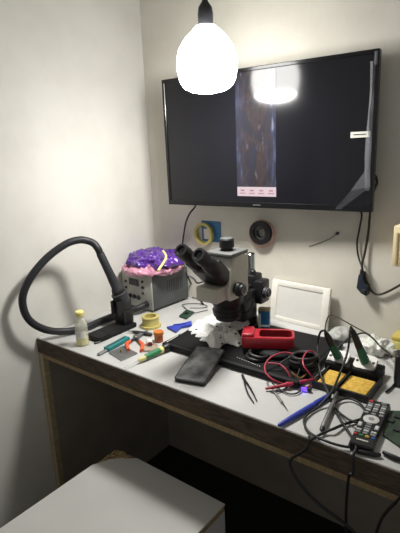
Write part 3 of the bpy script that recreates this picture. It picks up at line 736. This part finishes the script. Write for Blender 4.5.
# rim between outer and inner at the top, both floors
def bridge(bm, A, B):
    va = [bm.verts.new(p) for p in A]; vb = [bm.verts.new(p) for p in B]
    n = len(va)
    for i in range(n): bm.faces.new((va[i], va[(i+1) % n], vb[(i+1) % n], vb[i]))
bridge(b, lo[3], R3(inner, rh)); b.faces.new([b.verts.new(p) for p in lo[0]])
bmesh.ops.remove_doubles(b, verts=b.verts[:], dist=1e-5)
obj('holster', b, M_red, t, True, label='red rubbery holster')
b = BM(); box(b, -rw/2+.002, -rw/2+.036, -rd/2+.004, rd/2-.004, rh-.004, rh+.010, .006, 3); obj('stand_lip', b, M_red, t, True)
b = BM(); prism(b, rrect(rw*.62-.001, rd-.023, .0095, 5, .022, 0), .002, .012); obj('recess', b, M_blk, t, True, label='dark hollow recess')

# black pouch under it
b = BM(); blob(b, (mc.x+.02, mc.y-.012, .779), (.052, .042, .011), 5.5, .006, 18, 4, BT+.0016)
single('black_pouch', b, M_blk_matte, 'soft black pouch squashed under the red multimeter', 'pouch', ang=70)
b = BM(); ring(b, (mc.x-.0, mc.y-.058, BT+.0065), (.0, 0, 1), .03, .005, 30, 8); ring(b, (mc.x+.004, mc.y-.056, BT+.0145), (.1, 0.05, 1), .027, .005, 30, 8)
single('lead_coil', b, M_rub, 'small black coiled lead in front of the red multimeter', 'coil')
# big black cable bundle at the right end of the base
c0 = dz(304, 362, .785)
b = BM()
for i in range(6):
    a = i*1.1; ring(b, c0 + Vector((.004*math.cos(a), .004*math.sin(a), -.010+.0058*i)), (.18*math.sin(a), .16*math.cos(a), 1), .037-.002*(i % 3), .0045, 34, 8)
single('cable_bundle', b, M_rub, 'black looped cable bundle on the right end of the microscope base', 'cable', ang=60)

# red test leads
def tl(pts, r=.0022, zdef=.785): return [dz(p[0], p[1], p[2] if len(p) > 2 else zdef) for p in pts]
t = thing('test_lead', 'red test lead and probe curling in front of the red multimeter', 'test lead', dz(288, 384, .75))
b = BM(); tube(b, tl([(294, 354, .80), (284, 352.5, .803), (272, 356.5, .80), (265.5, 364, .79), (265.5, 372, .782), (272, 379, .776), (282, 383.5, .765), (292, 385, .757)]), .0022, 8); obj('wire', b, M_redwire, t)
b = BM(); lathe(b, dz(313, 379.5, .768), dz(267, 388.5, .757)-dz(313, 379.5, .768), [(0, .0025), (.02, .0045), (.06, .005), (.065, .007), (.07, .007), (.072, .005), (.105, .0042), (.125, .003)], 14); obj('probe', b, M_redwire, t)
t = thing('test_lead', 'red test lead arching over the black cable bundle by the soldering stand', 'test lead', dz(306, 366, .75))
b = BM(); tube(b, tl([(318, 354, .80), (309, 351, .812), (303.5, 357, .812), (303.5, 365, .805), (309, 373, .79), (314, 379, .772), (312, 385, .757), (303, 388, .754)]), .0022, 8); obj('wire', b, M_redwire, t)
cable('test_lead', tl([(268, 363, .79), (280, 364.5, .79), (287, 371, .782), (291, 379, .766), (298, 383, .757), (306, 379, .757)]), .002, M_redwire, 'short dark red lead between the multimeter and the probe', 'test lead')
cable('black_lead', tl([(278, 366, .785), (285, 360, .795), (295, 357, .8), (300, 366, .79), (296, 378, .77), (286, 388, .756), (276, 392, .754), (270, 391, .754)]), .0022, M_rub, 'thin black lead curling around the red probe', 'cable')
cable('black_lead', tl([(272, 383, .757), (281, 390, .755), (291, 394, .7545), (299, 392, .755), (303, 386, .757)]), .002, M_dgrey, 'thin grey lead on the bench in front of the red probe', 'cable')
cable('gold_wire', tl([(291, 372, .782), (296, 376, .774), (301, 378, .768), (306, 374, .772)]), .0022, M_gold, 'gold-coloured wire tangled in front of the black cable bundle', 'wire')
p = dz(304.5, 389, .757)
t = thing('violet_led', 'small violet glowing light among the leads left of the soldering stand', 'light', p)
b = BM(); cyl(b, p+Vector((-.008, -.003, 0)), p+Vector((.006, .002, .0)), .0042, n=14, bev=.002); obj('lens', b, M_led, t)
b = BM(); cyl(b, p+Vector((.006, .002, 0)), p+Vector((.016, .006, .0)), .005, n=14, bev=.001); obj('housing', b, M_blk, t)

# ------------------------------------------------------------------ soldering stand
t = thing('soldering_stand', 'black soldering iron stand with two white iron rests and sponge tray', 'stand', (.98, -.33, DT))
tx0, tx1, ty0, ty1 = .908, 1.05, -.412, -.300
b = BM(); box(b, tx0, tx1, ty0, ty1, DT, DT+.006, .002)
for a in ((tx0, tx1, ty0, ty0+.007), (tx0, tx1, ty1-.007, ty1), (tx0, tx0+.007, ty0+.007, ty1-.007), (tx1-.007, tx1, ty0+.007, ty1-.007), ((tx0+tx1)/2-.012, (tx0+tx1)/2-.006, ty0+.007, ty1-.007)):
    box(b, a[0], a[1], a[2], a[3], DT+.004, DT+.019, .001, 1)
obj('sponge_tray', b, M_blk, t)
b = BM(); box(b, tx0-.010, tx1-.010, ty1-.010, ty1+.055, DT, DT+.029, .005)
obj('stand_block', b, M_blk_matte, t)
irons = []
idir = Vector((-.06, -.42, .865)).normalized()
for k, (u, v) in enumerate(((338.5, 357.5), (365.5, 362.5))):
    c = dy(u, v, -.280); print('rest', c)
    Rm = Vector((0, 0, 1)).rotation_difference(idir).to_matrix().to_4x4()
    mt = Matrix.Translation(c) @ Rm
    b = BM(); prism(b, rrect(.056, .046, .012, 5), -.005, .003, mt); rp = obj('iron_rest', b, M_white, t, label='white plate of an iron rest')
    for sx in (-1, 1):
        b = BM(); cyl(b, mt @ Vector((sx*.021, .0, .0028)), mt @ Vector((sx*.021, 0, .005)), .0042, n=12, bev=.001); obj('screw', b, M_dgrey, rp)
    b = BM(); cyl(b, Vector((c.x, c.y+.004, DT+.02)), c+Vector((0, .002, -.004)), .024, .022, 20, .002); obj('rest_socket', b, M_blk_matte, t)
    irons.append((c, mt))
for k, (c, mt) in enumerate(irons):
    lab = ('green-gripped soldering iron in the left rest of the stand', 'green-gripped soldering iron in the right rest, nearest the remote control')[k]
    t2 = thing('soldering_iron', lab, 'soldering iron', c, group='soldering irons in the stand')
    end = dy((325.5, 352)[k], (332, 329)[k], c.y-.048)
    d2 = (end-c).normalized(); L_ = (end-c).length
    b = BM(); lathe(b, c, d2, [(.0035, .0105), (.008, .0122), (.025, .011), (.045, .010), (.055, .009)], 18); obj('grip', b, M_irongreen, t2, label='green rubber grip')
    b = BM(); lathe(b, c, d2, [(.054, .0092), (.058, .0096), (L_*.8, .0082), (L_*.94, .006), (L_, .004)], 18); obj('handle', b, M_blk, t2)
    if k == 0:
        pts = [end-d2*.004, end+d2*.006, dy(320, 333, -.30), dz(317.8, 345, .815), dz(318, 358, .80), dz(319.8, 370, .79), dz(323, 382, .777), dz(328, 392, .775), dz(333, 406, .757), dz(342, 422, .757), dz(351, 435.5, .757), dz(356, 447, .762), Vector((dz(356.5, 451, .757).x, -.6215, .757)), Vector((dz(355, 456, .757).x, -.628, .722)), dy(349, 476, -.627), dy(346.5, 500, -.625), dy(346, 520, -.62), dy(347, 545, -.62)]
    else:
        pts = [end-d2*.004, end+d2*.006, dy(350.5, 329, -.30), dz(348.5, 347, .815), dz(344.5, 362, .80), dz(338, 378, .783), dz(331.5, 392, .776), dz(318, 407, .757), dz(307, 415, .7565), dz(304, 422, .7565), dz(308, 431, .7565), dz(317, 437, .7565), dz(327, 441.5, .758), dz(340, 445.6, .7575), dz(352, 447.5, .7565)]
    b = BM(); tube(b, pts, .0029, 8, 8); obj('cord', b, M_rub, t2, ang=70)
mid = (tx0+tx1)/2-.009
for k, (x0, x1) in enumerate(((tx0+.0095, mid-.0055), (mid+.0055, tx1-.0095))):
    b = BM(); box(b, x0, x1, ty0+.0095, ty1-.022, DT+.0065, DT+.016, .003)
    single('sponge', b, M_yel, ('yellow sponge in the left well of the soldering stand', 'yellow sponge in the right well, beside the remote control')[k], 'sponge', 'yellow soldering sponges')

# ------------------------------------------------------------------ remote control
c = (dz(357, 445, .772) + dz(382.5, 398, .772))/2
d = dz(382, 400, .772) - dz(362, 446, .772); an = math.atan2(d.y, d.x) - PI/2
t = thing('remote_control', 'black remote control with rows of grey buttons near the bench edge', 'remote control', (c.x, c.y, DT), (0, 0, an))
rl, rwd = .186, .050
b = BM(); prof = [(-rwd/2+.005, .0), (rwd/2-.005, 0), (rwd/2, .008), (rwd/2-.003, .018), (-rwd/2+.003, .018), (-rwd/2, .008)]
secs = []
for f, s, h in ((-.5, .90, .85), (-.485, .97, 1), (-.2, .98, 1), (.2, 1.02, 1.05), (.46, 1.04, 1.0), (.49, 1.0, .95), (.5, .93, .85)):
    secs.append([Vector((x*s, f*rl, z*h)) for x, z in prof])
loft(b, secs); obj('shell', b, M_blk, t, True, ang=40)
M_btn = mat('grey_button', '#8d8f90', .5); M_btnw = mat('pale_button', '#c3c4c2', .5)
bc = {'r': mat('red_button', '#c03a34', .5), 'g': mat('green_button', '#3d8a4c', .5), 'y': mat('yellow_button', '#d9b53c', .5), 'b': mat('blue_button', '#3b62b8', .5)}
def btn(x, y, w, h, m, z=.0188):
    b = BM(); box(b, x-w/2, x+w/2, y-h/2, y+h/2, z-.003, z+.0017, .0012, 1); obj('button', b, m, t, True)
btn(-.016, .082, .010, .006, bc['r']); btn(.012, .082, .012, .005, M_btn)
for r_ in range(4):
    for k in range(3): btn((k-1)*.0145, .071-r_*.0095, .011, .0055, M_btnw if (r_+k) % 2 else M_btn)
btn(-.016, .030, .010, .007, M_btn); btn(.016, .030, .010, .007, M_btn); btn(0, .030, .010, .006, M_btn)
b = BM(); lathe(b, (0, .005, .0175), (0, 0, 1), [(0, .0165), (.003, .0165), (.0035, .0155)], 28); dp = obj('direction_pad', b, M_btnw, t, True)
b = BM(); cyl(b, (0, .005, .0195), (0, .005, .0222), .006, n=16, bev=.0008); obj('button', b, M_btn, dp, True)
for k in (-1, 1): btn(k*.017, -.021, .008, .015, M_btnw)
for q in range(3): btn(0, -.015-q*.009, .012, .005, M_btn)
for k in range(3): btn((k-1)*.015, -.041, .011, .0055, M_btnw)
for k in range(3): btn((k-1)*.015, -.050, .011, .0055, M_btn)
for k, n_ in enumerate('rgyb'): btn(-.0175+k*.0117, -.060, .008, .005, bc[n_])
b = BM()
for i in range(7): box(b, -.0115+i*.0034, -.0115+i*.0034+.0024, -.0775, -.0735, .0176, .0186)
obj('maker_mark', b, M_paper, t, True, smooth=False)

# ------------------------------------------------------------------ pens near the edge
a0 = dz(278.5, 425.5, .7575); a1 = dz(331, 394.5, .7575)
rod_tool('blue_pen', (a0, a1), .0075, (('barrel', [(0, .003), (.02, .0048), (.3, .0062), (.62, .0062), (.68, .005)], M_blue, None), ('cap', [(.66, .006), (.7, .0072), (.97, .006), (1, .003)], mat('blue_cap', '#2f3c96', .35), None)), 'long blue pen lying near the front edge of the bench', 'pen')
a0 = dz(321.5, 431, .757); a1 = dz(337.5, 393, .757)
rod_tool('desoldering_pen', (a0, a1), .007, (('tip', [(0, .0025), (.03, .0055), (.07, .0058)], M_blk, 'black tip'), ('barrel', [(.065, .0055), (.1, .0062), (.9, .0062), (1, .0045)], M_steel, None)), 'slim grey metal pen between the blue pen and the remote control', 'pen')
# black tweezers by the base
t = thing('tweezers', 'black tweezers lying open in front of the microscope base', 'tweezers', dz(249, 390))
for e, bend in (((254, 403), (247, 391)), ((257, 401), (251, 389))):
    b = BM(); tube(b, [dz(243.5, 377.5, .755), dz(*bend, .755), dz(*e, .7535)], lambda f: .0026-.0014*f, 8, 6); obj('arm', b, M_blk, t)
b = BM(); cyl(b, dz(242.3, 375, .7545), dz(244.5, 380, .7545), .0035, n=10, bev=.001); obj('joint', b, M_blk, t)
# thin steel blade
a0 = dz(273.5, 390.5, .7535); a1 = dz(288, 410.5, .7535); sd = (a1-a0).cross(Vector((0, 0, 1))).normalized()
t = thing('steel_scalpel', 'thin steel scalpel on the bench left of the blue pen', 'scalpel', (a0+a1)/2 - Vector((0, 0, .0035)))
q = [a0+sd*.003, a0-sd*.003, a0+(a1-a0)*.6-sd*.0035, a0+(a1-a0)*.6+sd*.0035]
b = BM(); loft(b, [[p-Vector((0, 0, .003)) for p in q], [p+Vector((0, 0, .001)) for p in q]]); obj('handle', b, M_steel, t, smooth=False)
q = [a0+(a1-a0)*.59+sd*.0025, a0+(a1-a0)*.59-sd*.0028, a1-sd*.0005, a1+sd*.0005]
b = BM(); loft(b, [[p-Vector((0, 0, .0018)) for p in q], [p-Vector((0, 0, .0006)) for p in q]]); obj('blade', b, M_silver, t, smooth=False)

# ------------------------------------------------------------------ right edge
q = [dz(*p, .7535) for p in ((386, 411), (383, 435), (400, 447), (420, 440), (412, 412))]
t = thing('circuit_board', 'dark olive circuit board at the right edge beside the remote control', 'circuit board', sum(q, Vector())/5 - Vector((0, 0, .0035)))
b = BM(); loft(b, [[p-Vector((0, 0, .003)) for p in q], [p+Vector((0, 0, .002)) for p in q]]); obj('board', b, M_pcb2, t, smooth=False)
for (u, v) in ((391, 421), (397, 430), (398, 417)):
    m_ = dz(u, v, .756); b = BM(); box(b, m_.x-.007, m_.x+.006, m_.y-.006, m_.y+.006, .755, .759); obj('chip', b, M_dgrey, t, smooth=False)
# black connectors on the front edge
for pts, lab in (([(354, 450.5), (372, 454), (381, 455)], 'black connector lying under the near end of the remote control'), ([(383, 452), (393, 457), (404, 461)], 'black plug end lying right of the remote control by the bench edge')):
    b = BM(); P_ = [dz(u, v, .7555) for u, v in pts]; tube(b, P_, lambda f: .0035+.0018*math.sin(f*PI), 10, 6)
    single('connector', b, M_blk, lab, 'connector', ang=60)
# black adapter standing at the right edge
p = dz(392.5, 383)
t = thing('power_adapter', 'black adapter with a white light standing at the right end of the bench', 'adapter', (p.x+.035, p.y+.01, DT), (0, 0, .3))
b = BM(); box(b, -.034, .045, -.022, .022, 0, .085, .006, 3); obj('case', b, M_blk, t, True)
b = BM(); cyl(b, (-.012, -.0215, .062), (-.012, -.0235, .062), .0042, n=14, bev=.0006); obj('indicator', b, M_wled, t, True, label='white indicator light')
b = BM(); tube(b, [(-.0, 0, .082), (-.006, .002, .094), (-.016, .006, .101)], .004, 8); obj('strain_relief', b, M_blk, t, True)
# yellow box and white bag at the back right
p = Vector((1.034, -.040, DT))
t = thing('yellow_box', 'yellow plastic case behind the black adapter against the back wall', 'box', p)
b = BM(); box(b, p.x-.03, p.x+.06, p.y-.030, p.y+.03, DT, DT+.030, .004); obj('case', b, M_yelpl, t)
b = BM(); box(b, p.x-.031, p.x+.061, p.y-.031, p.y+.031, DT+.026, DT+.040, .004); obj('lid', b, mat('ochre_lid', '#cdb95e', .45), t)
b = BM(); blob(b, (.975, -.115, .770), (.050, .040, .024), 11.2, .014, 26, 5, DT+.0006)
o = single('plastic_bag', b, mat('clear_white_bag', '#e3e5dc', .25, vary=.08, scale=30, coat=.4), 'crumpled white plastic bag behind the soldering stand', 'bag', ang=70)
b = BM(); blob(b, (.853, -.085, .766), (.03, .03, .02), 17.2, .010, 30, 4, DT+.0006)
single('plastic_bag', b, mat('grey_clear_bag', '#b9bab6', .2, vary=.15, scale=40), 'small greyish crumpled plastic bag right of the white frame', 'bag', ang=70)

# ------------------------------------------------------------------ loose cables
cable('loose_cable', [dz(366, 418, .7565), dz(360, 419.5, .7565), dz(345, 424, .7565), dz(334, 428.5, .761), dz(324, 432.5, .7565), dz(309, 440.5, .7565), Vector((dz(301, 446.5, .757).x, -.6155, .757)), Vector((dz(296, 451, .757).x, -.627, .735)), dy(290.5, 460, -.63), dy(293, 473, -.635), dy(305, 490, -.64), dy(321, 506, -.64), dy(336, 517, -.64), dy(352, 530, -.64), dy(365, 545, -.64)], .0031, M_rub,
      'black cable from the remote control dropping over the bench edge in a loop')
cable('loose_cable', [dz(362, 421, .764), dz(366, 413, .757), dz(360, 403.5, .7575), dz(349, 398.5, .7575), dz(338, 401, .758), dz(334.5, 406, .764), dz(339, 412, .757), dz(348, 419, .762), dz(357, 422.5, .763), dz(368, 423, .7605)], .0027, M_rub,
      'black cable ring tucked against the left side of the remote control')
cable('loose_cable', [dz(401, 462, .76), Vector((1.185, -.60, .757)), Vector((1.19, -.622, .745)), dy(400, 497, -.625), dy(388, 510, -.625), dy(381, 520, -.625), dy(376, 534, -.625), dy(372, 550, -.625)], .003, M_rub,
      'black cable hanging over the bench edge at the right corner of the picture')
cable('thin_wire', [dz(325, 345, .757), dz(325, 331, .778), dy(326.5, 321, -.06), dy(330, 315.3, -.04), dy(338, 317.5, -.04), dy(354, 326.5, -.05), dy(372, 336.5, -.07), dy(385, 349, -.12), dz(392, 356.5, .841)], .0021, M_cable_b,
      'thin brown wire arching from the white frame to the black adapter', 'wire')
cable('thin_wire', [dz(338, 348, .785), dz(344, 342, .80), dz(353, 336, .812), dz(364, 333, .822), dz(372, 337.5, .825), dz(380, 346, .822), dz(388, 353, .835), dz(391, 357, .836)], .0025, M_rub,
      'black wire arching behind the right soldering iron', 'wire')
cable('thin_wire', [dz(386, 392, .754), dz(392, 387, .754), dz(398, 380, .754), dz(410, 372, .754)], .0026, M_rub, 'black wire running from the remote control past the adapter', 'wire')

# ------------------------------------------------------------------ light of the rest of the room
W = bpy.data.worlds.new('world'); S.world = W; W.use_nodes = True
W.node_tree.nodes['Background'].inputs['Color'].default_value = (1., .98, .95, 1)
W.node_tree.nodes['Background'].inputs['Strength'].default_value = .30

S.view_settings.view_transform = 'Standard'; S.view_settings.look = 'None'
S.view_settings.gamma = 1; S.view_settings.use_curve_mapping = False
S.view_settings.exposure = 0.
S.cycles.use_denoising = True
S.cycles.max_bounces = 8
S.cycles.sample_clamp_indirect = 6
